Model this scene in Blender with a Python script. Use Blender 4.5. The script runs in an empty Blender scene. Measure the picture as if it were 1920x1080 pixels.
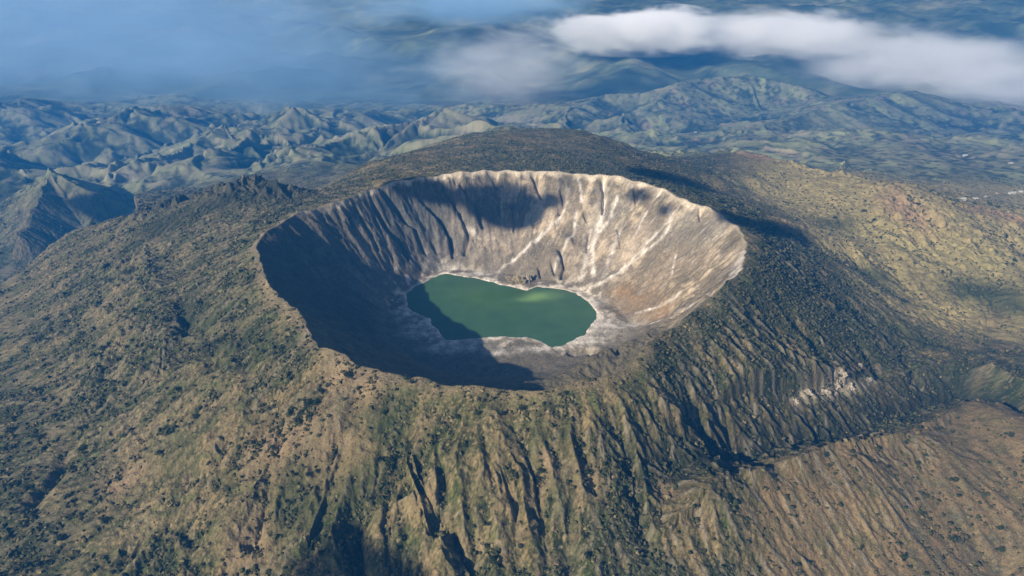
import bpy, math, random, time
import numpy as np
T0 = time.time()
random.seed(7); RNG = np.random.default_rng(11)
f4 = np.float32
sc = bpy.context.scene
COL = sc.collection

# ------------------------------------------------------------------ camera
CAM = np.array([0.0, -1268.0, 535.0]); PITCH = math.radians(26.6); FPX = 1280.0
cam = bpy.data.cameras.new("camera"); cam.lens = 24.0; cam.sensor_width = 36.0
cam.clip_start = 1.0; cam.clip_end = 90000.0
camo = bpy.data.objects.new("camera", cam); COL.objects.link(camo)
camo.location = CAM; camo.rotation_euler = (math.pi/2 - PITCH, 0, 0)
sc.camera = camo

def W(px, py, z):
    """photo pixel + known height -> world x, y (used to measure where landmarks stand)"""
    a = (px-960)/FPX; b = (540-py)/FPX
    dx = a; dy = math.cos(PITCH) + b*math.sin(PITCH); dz = -math.sin(PITCH) + b*math.cos(PITCH)
    t = (z-CAM[2])/dz
    return (CAM[0]+t*dx, CAM[1]+t*dy)
def W3(px, py, z):
    x, y = W(px, py, z); return (x, y, z)

# ------------------------------------------------------------------ noise
_p = np.arange(256); np.random.default_rng(3).shuffle(_p)
PERM = np.concatenate([_p, _p, _p]).astype(np.int32)
ANG = np.random.default_rng(4).random(256)*2*np.pi
GX = np.cos(ANG).astype(f4); GY = np.sin(ANG).astype(f4)
def perlin(x, y, seed=0):
    x = x.astype(f4) + f4(seed*17.31); y = y.astype(f4) + f4(seed*9.73)
    xi = np.floor(x); yi = np.floor(y)
    fx = x-xi; fy = y-yi
    xi = xi.astype(np.int32) & 255; yi = yi.astype(np.int32) & 255
    u = fx*fx*fx*(fx*(fx*6-15)+10); v = fy*fy*fy*(fy*(fy*6-15)+10)
    def g(ix, iy, dx, dy):
        h = PERM[PERM[ix]+iy] & 255
        return GX[h]*dx + GY[h]*dy
    x1 = (xi+1) & 255; y1 = (yi+1) & 255
    a = g(xi, yi, fx, fy); b = g(x1, yi, fx-1, fy); c = g(xi, y1, fx, fy-1); d = g(x1, y1, fx-1, fy-1)
    return ((a+u*(b-a)) + v*((c+u*(d-c))-(a+u*(b-a))))*f4(1.5)
def fbm(x, y, wl, octs=4, seed=0, gain=0.5):
    s = 0; a = 1.0; n = 0
    for o in range(octs):
        k = 2.03**o/wl
        s = s + a*perlin(x*k, y*k, seed+o*3); n += a; a *= gain
    return s/n
def ridged(x, y, wl, octs=4, seed=0, gain=0.5):
    s = 0; a = 1.0; n = 0; w = 1.0
    for o in range(octs):
        k = 2.03**o/wl
        r = 1-np.abs(perlin(x*k, y*k, seed+o*3))
        r = r*r*w; w = np.clip(r*1.6, 0, 1)
        s = s + a*r; n += a; a *= gain
    return s/n
def hash2(ix, iy, seed):
    h = PERM[(PERM[(ix+seed*13) & 255]+iy) & 255]; g = PERM[(PERM[(iy+seed*7+91) & 255]+ix) & 255]
    return (h/255.0).astype(f4)-f4(.5), (g/255.0).astype(f4)-f4(.5)
def erosion(x, y, gx, gy, wl, seed):
    """stripes that run down the slope: gullies and ribs"""
    px = (x/wl).astype(f4); py = (y/wl).astype(f4)
    ix = np.floor(px).astype(np.int32); iy = np.floor(py).astype(np.int32)
    fx = px-ix; fy = py-iy
    gl = np.sqrt(gx*gx+gy*gy)+1e-4
    sx = -gy/gl; sy = gx/gl
    va = 0; vb = 0; ws = 0
    for i in (-1, 0, 1):
        for j in (-1, 0, 1):
            hx, hy = hash2((ix+i) & 255, (iy+j) & 255, seed)
            dx = fx-i-.5-hx*.8; dy = fy-j-.5-hy*.8
            w = np.exp(-(dx*dx+dy*dy)*f4(2.2))
            ph = (dx*sx+dy*sy)*f4(2*math.pi*0.95)
            va = va+w*np.cos(ph); vb = vb-w*np.sin(ph); ws = ws+w
    return va/ws, vb/ws*sx, vb/ws*sy
def sstep(a, b, x):
    t = np.clip((x-a)/(b-a), 0, 1); return t*t*(3-2*t)
def smax(a, b, k):
    h = np.clip(.5+.5*(a-b)/k, 0, 1); return b+(a-b)*h+k*h*(1-h)
def smin(a, b, k): return -smax(-a, -b, k)

# ------------------------------------------------------------------ grid (fan shaped: fine near, coarse far)
u1 = np.linspace(-.80, .80, 1180)
u = np.concatenate([np.linspace(-1.25, -.806, 70), u1, np.linspace(.806, 1.25, 70)])
S = [300.0]
Y_FAR = 6150.0
while S[-1] < Y_FAR:
    s = S[-1]
    d = 5.0 if s < 470 else 1.7 if s < 900 else 1.9 if s < 1850 else 1.9+(s-1850)*.0042
    S.append(s+d)
Y_SPLIT = 4900.0
ks = int(np.searchsorted(S, Y_SPLIT)); S[ks] = Y_SPLIT; S[ks+1] = Y_SPLIT+4
S[-1] = Y_FAR
S = np.array(S)
UU, SS = np.meshgrid(u, S)
X = UU*SS; Y = SS + CAM[1]
print("grid", X.shape, X.size)

# ------------------------------------------------------------------ measured outlines
rim_px = [(483,470),(487,490),(500,517),(520,545),(555,585),(575,600),(580,622),(600,642),(630,662),(670,683),(710,692),(760,705),(820,718),(890,724),
 (940,729),(1000,733),(1060,722),(1120,705),(1175,685),(1210,650),(1245,622),(1290,588),(1335,556),(1365,528),(1392,492),(1400,455),(1385,430),(1350,402),(1300,380),
 (1250,358),(1200,342),(1150,332),(1080,325),(1010,321),(940,321),(870,325),(800,332),(740,342),(680,360),(625,380),(580,395),(540,410),(500,440)]
lake_px = [(838,515),(870,520),(905,527),(940,538),(985,548),(1003,540),(1030,541),(1075,552),(1105,575),(1113,590),(1100,610),(1085,628),(1050,645),(1030,649),
 (1012,638),(985,630),(950,626),(915,628),(880,632),(845,634),(825,615),(812,597),(790,590),(768,572),(770,550),(790,535),(815,522)]
floor_px = [(832,505),(880,508),(930,514),(1000,524),(1075,540),(1125,565),(1180,598),(1200,612),(1165,645),(1110,668),(1040,690),(960,705),(880,705),(800,685),
 (745,645),(722,600),(735,565),(775,532)]
ZF = -197.0; ZL = -198.6
def polar(pts, c):
    a = np.array([math.atan2(y-c[1], x-c[0]) for x, y in pts]); r = np.array([math.hypot(x-c[0], y-c[1]) for x, y in pts])
    o = np.argsort(a); return a[o], r[o]
def pinterp(th, ar):
    return np.interp(th, ar[0], ar[1], period=2*math.pi)
rimw = [W(a, b, 0) for a, b in rim_px]
lakew = [W(a, b, ZL) for a, b in lake_px]
floorw = [W(a, b, ZF) for a, b in floor_px]
C0 = (-22.0, 75.0)
RIM = polar(rimw, C0); LAKE = polar(lakew, C0); FLOOR = polar(floorw, C0)
TH = np.arctan2(Y-C0[1], X-C0[0]); RR = np.hypot(X-C0[0], Y-C0[1])
nz = fbm(X, Y, 130, 3, 50)
Rr = pinterp(TH, RIM) + nz*12 + perlin(X/28, Y/28, 51)*4 + perlin(X/11, Y/11, 54)*1.6
Fr = pinterp(TH, FLOOR) + fbm(X, Y, 60, 3, 52)*14
Lr = pinterp(TH, LAKE) + fbm(X, Y, 40, 3, 53)*9

# ------------------------------------------------------------------ macro terrain outside the crater: thin plate through surveyed heights
cp = [(x, y, 0.0) for x, y in rimw[::2]]
P = lambda a, b, z: cp.append(W3(a, b, z))
# near flank, straight below the crater
for a, b, z in [(960,1080,-104),(960,900,-52),(960,800,-22),(700,1080,-112),(700,850,-50),(450,1080,-128),(450,850,-72),(1200,1080,-112),(1200,900,-72),
                (1100,800,-28),(1250,760,-38)]: P(a, b, z)
# left flank
for a, b, z in [(0,1080,-160),(200,1080,-145),(0,900,-165),(200,850,-118),(0,700,-195),(200,650,-120),(330,750,-78),(420,600,-50),(420,480,-42),
                (0,540,-262),(80,480,-240),(165,432,-205),(262,407,-132),(300,560,-70),(430,360,-58),(510,350,-40),(350,480,-62),(560,390,-22),(150,560,-165)]: P(a, b, z)
# plateau behind
for a, b, z in [(640,352,-32),(700,315,-48),(780,285,-70),(860,258,-82),(940,243,-88),(1020,240,-92),(1100,250,-98),(1160,272,-110),(1200,290,-120),
                (900,300,-20),(1050,300,-22),(1180,318,-50),(760,320,-30)]: P(a, b, z)
for a, b, z in [(560,372,-22),(640,350,-34),(700,313,-50),(780,283,-72),(860,257,-84),(940,242,-90),(1020,239,-94),(1100,249,-99),(1160,271,-112)]:
    x_, y_ = W(a, b, z); k_ = math.hypot(x_, y_-CAM[1]); dx_, dy_ = x_/k_, (y_-CAM[1])/k_
    cp.append((x_+dx_*170-60, y_+dy_*170, z-62)); cp.append((x_+dx_*420-120, y_+dy_*420, z-170))
for a, b, z in [(262,407,-132),(200,420,-165),(100,470,-230)]:
    x_, y_ = W(a, b, z); cp.append((x_-60, y_+170, z-110))
# right outer flank and moat
for a, b, z in [(1290,352,-62),(1400,392,-92),(1500,452,-125),(1600,525,-165),(1700,592,-215),(1480,520,-66),(1560,600,-112),(1450,620,-70),(1640,680,-165),
                (1380,700,-55),(1480,760,-88),(1600,735,-118),(1350,860,-88),(1700,700,-190),(1800,690,-232),(1900,660,-262)]: P(a, b, z)
# land beyond the moat rising to the ochre ridge
for a, b, z in [(1400,285,-150),(1500,310,-150),(1600,332,-150),(1700,352,-148),(1780,380,-172),(1850,397,-200),(1920,420,-225),(2060,470,-260),(1900,365,-292),(1800,371,-288),(1900,310,-330),(1700,308,-325),(1600,290,-340),
                (1500,380,-165),(1600,430,-185),(1700,480,-225),(1800,480,-235),(1900,500,-262),(1750,570,-275),(1850,590,-285),(1330,325,-120),(1400,350,-150)]: P(a, b, z)
for a, b, z in [(1450,290,-150),(1600,330,-150),(1700,350,-148),(1780,378,-172),(1920,418,-225)]:
    x_, y_ = W(a, b, z); cp.append((x_+90, y_+150, z-75))
# lower right hill
crest = [W3(a, b, z) for a, b, z in [(1960,772,-178),(1870,722,-168),(1800,744,-152),(1690,792,-122),(1560,814,-96),(1440,872,-88),(1330,938,-86)]]
GT = [1, 1, 1, 1, .9, .55, .15]
for (x, y, z), g_ in zip(crest, GT):
    cp.append((x, y, z)); cp.append((x-34, y+50, z-62*g_))
for a, b, z in [(1500,1000,-132),(1700,1000,-162),(1900,1000,-196),(1700,880,-134),(1850,850,-158),(1920,1080,-232),(1600,1080,-176),(1400,1080,-138)]: P(a, b, z)
for a, b, z in [(1925,672,-235),(1860,690,-225)]: P(a, b, z)
# far land (world)
for s_, z_ in [(3000,-335),(3700,-430),(4600,-560),(6150,-700)]:
    for uu in (-1.2,-.8,-.4,0,.4,.8,1.2):
        cp.append((uu*s_, s_+CAM[1], z_ - (60 if uu < -.3 and s_ < 4000 else 0)))
cp += [(-2300, 800, -520), (-2100, 250, -430), (-1700, 900, -480), (-1250, 1150, -330), (-900, 1350, -260), (2300, 900, -310), (1900, 300, -300), (1500,-300,-250),(1100,-700,-200),
       (-1500,-400,-330),(-1100,-900,-230),(0,-1000,-180),(500,-1000,-180),(-500,-1000,-180)]
cp = np.array(cp)
def rbf_fit(P3, lam=6.0):
    p = P3[:, :2]/1000.0; n = len(p)
    r2 = ((p[:, None]-p[None])**2).sum(-1); K = .5*r2*np.log(r2+1e-12)
    A = np.zeros((n+3, n+3)); A[:n, :n] = K+np.eye(n)*lam*1e-4
    A[:n, n] = 1; A[:n, n+1:] = p; A[n, :n] = 1; A[n+1:, :n] = p.T
    return p, np.linalg.solve(A, np.concatenate([P3[:, 2], np.zeros(3)]))
def rbf_eval(m, x, y):
    p, w = m; n = len(p); x = x/1000.0; y = y/1000.0
    out = w[n]+w[n+1]*x+w[n+2]*y
    for i in range(n):
        r2 = (x-p[i, 0])**2+(y-p[i, 1])**2
        out = out+w[i]*.5*r2*np.log(r2+1e-12)
    return out
m = rbf_fit(cp)
# evaluate on a thinner grid, then interpolate along both axes
cu = np.linspace(u[0], u[-1], 260); cs = np.exp(np.linspace(math.log(S[0]), math.log(S[-1]), 300))
CU, CS = np.meshgrid(cu, cs)
Zc = rbf_eval(m, CU*CS, CS+CAM[1])
tmp = np.empty((len(cs), len(u)))
for i in range(len(cs)): tmp[i] = np.interp(u, cu, Zc[i])
k = np.interp(np.log(S), np.log(cs), np.arange(len(cs))); k0 = np.clip(k.astype(int), 0, len(cs)-2); fr = (k-k0)[:, None]
OUT = tmp[k0]*(1-fr)+tmp[k0+1]*fr
print("rbf", time.time()-T0)

def window(x0, x1, y0, y1):
    """slice of the grid that covers a box of ground"""
    i0 = max(0, np.searchsorted(S, y0-CAM[1])-1); i1 = min(len(S), np.searchsorted(S, y1-CAM[1])+1)
    sa, sb = max(S[min(i0, len(S)-1)], 1), max(S[min(i1, len(S)-1)], 1)
    j0 = max(0, np.searchsorted(u, min(x0/sa, x0/sb))-1); j1 = min(len(u), np.searchsorted(u, max(x1/sa, x1/sb))+1)
    return (slice(i0, max(i1, i0+1)), slice(j0, max(j1, j0+1)))
def polydist(pts, win=None, warpk=0.0):
    """distance to a polyline and the interpolated third value along it, and which side"""
    win = win or (slice(None), slice(None))
    X = globals()['X'][win]; Y = globals()['Y'][win]
    if warpk: X = X+warp2[win]*warpk; Y = Y+warpb[win]*warpk
    best = np.full(X.shape, 1e9); val = np.zeros(X.shape); side = np.zeros(X.shape)
    for (x0, y0, z0), (x1, y1, z1) in zip(pts[:-1], pts[1:]):
        dx, dy = x1-x0, y1-y0; L2 = dx*dx+dy*dy
        t = np.clip(((X-x0)*dx+(Y-y0)*dy)/L2, 0, 1)
        d = np.hypot(X-x0-t*dx, Y-y0-t*dy)
        k = d < best
        best = np.where(k, d, best); val = np.where(k, z0+(z1-z0)*t, val)
        side = np.where(k, np.sign(dx*(Y-y0)-dy*(X-x0)), side)
    return best, val, side
warp = fbm(X, Y, 170, 3, 60)*26
OUT = np.ascontiguousarray(OUT)
warp2 = fbm(X, Y, 60, 3, 61)*14; warpb = fbm(X, Y, 75, 3, 62)*14

far = sstep(2250, 3000, SS)
# --- broad hills far away
hills = ((ridged(X+fbm(X, Y, 900, 2, 70)*260, Y, 1300, 3, 71, .38)-.42)*150+fbm(X, Y, 1000, 3, 73)*150)*(1-.35*sstep(-.15, .35, UU))*(1-.5*sstep(4500, 6000, SS))+fbm(X, Y, 1900, 3, 74)*150*sstep(3600, 5000, SS)*(1-sstep(5500, 6140, SS))
OUT = OUT + hills*sstep(2500, 3900, SS)*(1-.72*sstep(.33, .55, UU)*(1-sstep(3300, 4300, SS)))
OUT = OUT + fbm(X, Y, 420, 3, 72)*26*sstep(560, 900, RR)*(1-.6*far)
# tan plain at the far right: keep flat
# --- spurs and peaks
def bounds(pts, pad):
    return window(min(p[0] for p in pts)-pad, max(p[0] for p in pts)+pad, min(p[1] for p in pts)-pad, max(p[1] for p in pts)+pad)
def tent(pts, sl, sr, k=12, wob=1.0, wk=1.0):
    w_ = bounds(pts, 800)
    d, z, sd = polydist(pts, w_, wk)
    sl_ = np.where(sd > 0, sl, sr)
    OUT[w_] = smax(OUT[w_], z+warp2[w_]*wob*.6-np.sqrt(d*d+60)*sl_+4, k)
tent([W3(262,410,-112), W3(270,450,-92), W3(278,500,-80), W3(292,580,-70), W3(300,640,-72)], .22, .5, 14, 1.0, 1.8)      # spur with a shaded right side
tent([W3(255,412,-118), W3(330,385,-84), W3(395,366,-60), W3(432,346,-22), W3(470,366,-50), W3(510,342,-14), W3(552,366,-26)], .5, .62, 5, 1.6, 1.2)
tent([W3(405,366,-44), W3(432,350,6), W3(452,358,-12)], 1.0, .95, 4, .6, .6)
tent([W3(480,366,-40), W3(512,346,8), W3(548,364,-22)], .8, .7, 4, .6, .6)
tent([W3(262,412,-100), W3(330,390,-74), W3(400,368,-46)], .5, .8, 5, 1.2, 1.0)
tent([W3(1400,286,-140), W3(1500,311,-140), W3(1600,333,-138), W3(1700,350,-132), W3(1780,378,-158), W3(1850,396,-188), W3(1930,421,-215)], .45, .22, 10, 1.5, 1.6)
tent([W3(1700,352,-134), W3(1690,400,-168), W3(1660,450,-196)], .25, .3, 10)
tent([W3(1560,328,-158), W3(1540,380,-174), W3(1560,420,-185)], .22, .28, 10)
tent([W3(1850,397,-190), W3(1870,450,-225), W3(1860,500,-245)], .25, .25, 10)
tent([W3(0,408,-415), W3(50,358,-350), W3(92,322,-300), W3(140,345,-330), W3(200,374,-375), W3(292,403,-450)], .62, .6, 14)
tent([W3(92,322,-300), W3(75,372,-345), W3(40,440,-395)], .6, .6, 14)
tent([W3(210,330,-450), W3(330,285,-430), W3(420,240,-420), W3(520,262,-450)], .42, .4, 70, .4, .5)
tent([W3(430,300,-430), W3(340,340,-465)], .5, .5, 70, .4, .5)
tent([W3(520,300,-380), W3(640,262,-360), W3(760,232,-340), W3(830,215,-330)], .38, .35, 70, .4, .5)
tent([W3(1230,190,-470), W3(1290,150,-420), W3(1400,140,-430), W3(1520,165,-480)], .4, .35, 70, .4, .5)
tent([W3(1060,215,-500), W3(1130,180,-500), W3(1300,170,-470)], .3, .3, 70, .4, .5)
tent([W3(1430,240,-440), W3(1560,200,-430), W3(1720,170,-440)], .28, .3, 70, .4, .5)
# lower right hill crests
cr = [(x, y, z) for x, y, z in crest]
tent([(x, y, z+17) for x, y, z in cr], 1.1, .36, 6, 1.0, .8)
tent([W3(1960,668,-218), W3(1880,672,-215), W3(1845,692,-218)], .5, .5, 8)
tent([W3(1868,722,-163), W3(1885,770,-150), W3(1925,830,-150)], .5, .35, 8)
# gorge
gor = [(x-34, y+48, z-66*g_) for (x, y, z), g_ in zip(cr, GT)]
w_ = bounds(gor[:-1], 160)
d, z, sd = polydist(gor[:-1], w_, .6)
OUT[w_] = smin(OUT[w_], z+np.abs(d)*.72+warp2[w_]*.3+np.maximum(d-70, 0)*3, 10)
# big ravines on the near flank
def ravine(pts, sl, k=8):
    w_ = bounds(pts, 70)
    d, z, sd = polydist(pts, w_, .55)        # z holds the depth here
    w = 8+z*.8
    z = z*1.55; OUT[w_] -= z*np.exp(-(d/w)**2)*(.75+.35*np.sin(X[w_]*.05+Y[w_]*.03))
def rav(pxs, d0, d1):
    n = len(pxs); pts = []
    for i, (a, b) in enumerate(pxs):
        zz = -max(0, (b-728))*.29
        x, y = W(a, b, zz); pts.append((x, y, d0+(d1-d0)*i/(n-1)))
    ravine(pts, 1)
rav([(945,735),(962,790),(985,840),(1010,880),(1018,960),(1015,1080)], 3, 13)
rav([(985,742),(1020,800),(1050,850),(1066,900),(1068,1080)], 3, 13)
rav([(1030,735),(1050,790),(1062,850)], 3, 7)
rav([(700,860),(695,900),(672,960),(680,1060)], 5, 17)
rav([(745,900),(752,960),(770,1040)], 4, 12)
rav([(880,790),(890,900),(900,1010)], 2, 8)
rav([(640,800),(600,900),(560,1000)], 2, 7)
rav([(330,820),(320,920),(370,1010)], 5, 11)
rav([(1200,740),(1235,830),(1250,930)], 2, 6)
rav([(1150,740),(1190,850),(1210,1000)], 2, 8)
rav([(1300,690),(1370,790),(1400,840)], 2, 9)
rav([(820,770),(835,860),(850,960),(880,1060)], 2, 9)
rav([(905,780),(930,860),(960,940),(965,1040)], 2, 8)
rav([(1090,770),(1110,860),(1120,960)], 2, 7)
rav([(770,800),(790,880),(820,960)], 2, 7)
rav([(520,760),(500,850),(470,960)], 2, 8)
rav([(250,900),(200,980),(150,1060)], 3, 9)
rav([(130,650),(60,720),(0,800)], 3, 9)
rav([(1420,700),(1450,760),(1470,800)], 3, 8)
rav([(1330,640),(1400,720),(1440,790)], 2, 8)
# ravines on the right flank and the left flank
def ravz(pts3, d0, d1):
    n = len(pts3); ravine([(x, y, d0+(d1-d0)*i/(n-1)) for i, (x, y, _) in enumerate(pts3)], 1)
ravz([W3(1440,560,-60), W3(1520,640,-95), W3(1560,690,-110)], 3, 10)
ravz([W3(1560,560,-120), W3(1600,630,-140), W3(1650,690,-165)], 3, 10)
ravz([W3(1640,600,-170), W3(1690,660,-190), W3(1720,720,-200)], 3, 8)
ravz([W3(380,560,-52), W3(400,640,-58), W3(415,690,-62)], 4, 10)
ravz([W3(440,600,-46), W3(455,660,-52), W3(470,720,-60)], 3, 8)
ravz([W3(345,560,-70), W3(360,620,-70)], 6, 12)

# --- crater interior
t = np.clip((RR-Fr)/np.maximum(Rr-Fr, 5), 0, 1)
lw0 = np.exp(-((np.angle(np.exp(1j*(TH-math.radians(140)))))/.5)**2)
prof = .30*t + .70*t**(1.35-.25*lw0)
leftness = np.clip(np.cos(TH-math.radians(150)), 0, 1)
prof = prof + .05*np.sin(t*math.pi)*leftness*(1-lw0)
rimz = perlin(np.cos(TH)*4.3, np.sin(TH)*4.3, 80)*5 + perlin(np.cos(TH)*13, np.sin(TH)*13, 81)*4
IN = ZF + (0-ZF)*prof
shore = np.clip((RR-Lr)/22, -1, 1)
IN = np.where(RR < Fr+6, IN + np.where(RR < Lr, 0, 0), IN)
edge = sstep(-8, 14, RR-Lr)
IN = IN - (1-edge)*7.0 + sstep(0, 1, t)*0 
IN = IN + (fbm(X, Y, 36, 3, 83)*2.0)*edge*(1-sstep(0, .15, t))
# terrace inside the near-right wall
tw = np.exp(-((TH-math.radians(-62))/.42)**2)
IN = IN + tw*22*np.exp(-((t-.42)/.13)**2) - tw*16*np.exp(-((t-.22)/.09)**2)
tw3 = np.exp(-((TH-math.radians(-70))/.36)**2)
IN = IN - tw3*52*np.exp(-((t-.72)/.2)**2)
tw2 = np.exp(-((TH-math.radians(-25))/.5)**2)
IN = IN + tw2*(5*np.sin(t*17+fbm(X, Y, 90, 2, 84)*2))*np.sin(t*math.pi)
# rib above the far shore
for (a, b, zz, hh, rad) in [(1035,490,-165,26,26),(1060,470,-150,20,22),(905,440,-110,10,30)]:
    x0, y0 = W(a, b, zz); IN = IN + hh*np.exp(-((X-x0)**2+(Y-y0)**2)/rad**2)
inside = sstep(1.5, -1.5, RR-Rr)
crag_line = [W3(262,415,-112), W3(330,390,-80), W3(400,368,-46), W3(432,352,4), W3(470,364,-44), W3(512,348,6), W3(548,366,-24)]
dcl, _, _ = polydist(crag_line, None, .8)
crag_m = np.exp(-(dcl/34)**2)*(RR > Rr+60)
OUT = OUT + crag_m*((ridged(X, Y, 44, 3, 180)-.35)*38)
OUTz = OUT + rimz*np.exp(-np.maximum(RR-Rr, 0)/60)
d_out = np.maximum(RR-Rr, 0)
blend_rim = np.exp(-d_out/35)
OUTz = OUTz*(1-blend_rim) + (rimz-.12*d_out)*blend_rim
H = OUTz*(1-inside) + (IN+rimz*t**2)*inside
print("macro", time.time()-T0)

# ------------------------------------------------------------------ erosion
def grads(h):
    hu = np.gradient(h, u, axis=1)/SS; hs = np.gradient(h, S, axis=0)
    return hu, hs-UU*hu
def smooth(h, n):
    for _ in range(n):
        h[:, 1:-1] = (h[:, :-2]+2*h[:, 1:-1]+h[:, 2:])*.25
        h[1:-1] = (h[:-2]+2*h[1:-1]+h[2:])*.25
    return h
gx, gy = grads(smooth(H.copy(), 4))
wx = X+fbm(X, Y, 240, 2, 90)*22; wy = Y+fbm(X, Y, 240, 2, 93)*22
sl = np.hypot(gx, gy)
steep = sstep(.06, .38, sl)
wallmask = inside*sstep(.08, .3, t)*(1-.75*sstep(.9, 1.0, t))
flank = (1-inside)*sstep(6, 70, d_out)
rightribs = flank*np.maximum(sstep(-.9, -.2, TH)*sstep(1.1, .5, TH)*sstep(760, 600, RR), sstep(-1.5, -1.2, TH)*sstep(-.0, -.4, TH))
EH = np.zeros(X.shape, f4)
amps_out = [(150, 13, 1), (75, 8, 2), (38, 4.2, 3), (20, 2.3, 4), (11, 1.0, 5)]
n_ = slice(0, int(np.searchsorted(S, 2800)))
ax = gx[n_].astype(f4).copy(); ay = gy[n_].astype(f4).copy()
crx = [c[0] for c in cr][::-1]; cry = [c[1] for c in cr][::-1]
southm = sstep(-20, 30, np.interp(X, crx, cry)-Y)*sstep(250, 340, X)
leftm = sstep(-350, -650, X)
lw = np.exp(-((np.angle(np.exp(1j*(TH-math.radians(128)))))/.62)**2)     # far-left wall has the deepest flutes
fine = None
patchy = .35+1.35*sstep(-.35, .4, fbm(X, Y, 170, 3, 95))
for wl, amp, sd in amps_out:
    v, dx, dy = erosion(wx[n_], wy[n_], ax, ay, wl, sd)
    if wl == 75: band = np.zeros(X.shape, f4); band[n_] = v
    if wl == 20: fine = np.zeros(X.shape, f4); fine[n_] = v
    A_f = amp*flank*(.55+.75*rightribs*(wl < 50)-.42*rightribs*(wl > 30))
    A_w = amp*wallmask*{150: .2, 75: .3, 38: .62, 20: 1.2, 11: 1.2}[wl]*(.38+.95*lw)*(.55+1.1*sstep(-.3, .35, fbm(X, Y, 95, 2, 96)))
    A_f = A_f*(1-southm*{150: .9, 75: .75, 38: .72, 20: .62, 11: .2}[wl])*(1-.5*leftm*(wl > 30))*patchy
    A = (A_f*steep + A_w)[n_]
    EH[n_] += (A*v).astype(f4)
    ax = ax + A*dx*2*math.pi/wl*.9; ay = ay + A*dy*2*math.pi/wl*.9
# big erosion for the far hills
r_ = slice(int(np.searchsorted(S, 2330)), None)
hx, hy = gx[r_].astype(f4).copy(), gy[r_].astype(f4).copy()
for wl, amp, sd in [(560, 42, 7), (260, 20, 8), (120, 8, 9), (58, 3, 10)]:
    v, dx, dy = erosion((X+warp*2)[r_], Y[r_], hx, hy, wl, sd)
    A = amp*sstep(2350, 3300, SS[r_])*sstep(.02, .16, sl[r_])*(1-.45*sstep(-.2, .3, UU[r_]))*(1-.6*sstep(4600, 5900, SS[r_]))
    EH[r_] += (A*v).astype(f4)
    hx = hx + A*dx*2*math.pi/wl*.5; hy = hy + A*dy*2*math.pi/wl*.5
H = H + EH
micro = fbm(X, Y, 9, 2, 100)*1.7 + fbm(X, Y, 30, 3, 101)*3.6 + (ridged(X, Y, 17, 2, 104)-.5)*2.6 + fbm(X, Y, 85, 2, 105)*4.5*leftm
micro = micro*(1-.45*southm)*(1-.78*sstep(1900, 2700, SS))
H = H + micro*(1-inside)*(.25+.75*sstep(3, 50, d_out)) + micro*wallmask*.62
print("erosion", time.time()-T0)
gx, gy = grads(H); SL = np.hypot(gx, gy)

def locate(px, py):
    """where the line of sight through a landmark of the photo meets the ground"""
    a = (px-960)/FPX; b = (540-py)/FPX
    dy = math.cos(PITCH)+b*math.sin(PITCH); dz = -math.sin(PITCH)+b*math.cos(PITCH)
    j = int(np.clip(np.searchsorted(u, a/dy), 1, len(u)-1))
    ray = CAM[2]+S*dz/dy
    hit = np.nonzero(H[:, j] >= ray)[0]
    i = hit[0] if len(hit) else len(S)-1
    return X[i, j], Y[i, j], H[i, j]

def gash(pxs, w, dep):
    pts = [locate(a, b) for a, b in pxs]; w_ = bounds(pts, 4*w+20)
    d, _, _ = polydist(pts, w_, .25)
    H[w_] -= dep*np.exp(-(d/w)**2)
for pxs, w, dep in [([(1000,328),(1006,345),(1014,368)], 6, 14), ([(1053,360),(1058,382),(1050,400)], 5, 10), ([(1130,338),(1133,365),(1130,395)], 5, 13),
    ([(1190,355),(1192,380)], 4, 8), ([(1312,388),(1314,410)], 4, 8), ([(1095,398),(1100,412)], 4, 8),
    ([(700,385),(725,425),(750,455),(760,480)], 6, 14), ([(740,385),(775,425),(795,470)], 6, 14), ([(785,365),(830,410),(850,455)], 7, 16), ([(830,350),(862,390),(880,440),(870,470)], 7, 16),
    ([(668,395),(690,430),(705,465)], 5, 11), ([(720,365),(745,400)], 5, 10), ([(865,345),(890,380),(905,420)], 6, 12), ([(650,400),(665,435)], 4, 8), ([(810,400),(840,440),(848,480)], 5, 11),
    ([(1035,490),(1040,510)], 4, 9), ([(1050,470),(1058,500),(1052,520)], 4, 10), ([(1010,500),(1014,518)], 4, 9), ([(1105,440),(1100,470)], 5, 8), ([(1160,430),(1165,460)], 5, 7),
    ([(960,380),(965,430)], 5, 7), ([(925,360),(935,400)], 5, 7)]:
    gash(pxs, w, dep*1.3)
for pxs, w, dep in [([(1070,662),(1110,655),(1160,655)], 8, 16), ([(1330,548),(1340,556)], 5, 8)]: gash(pxs, w, dep)

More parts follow.
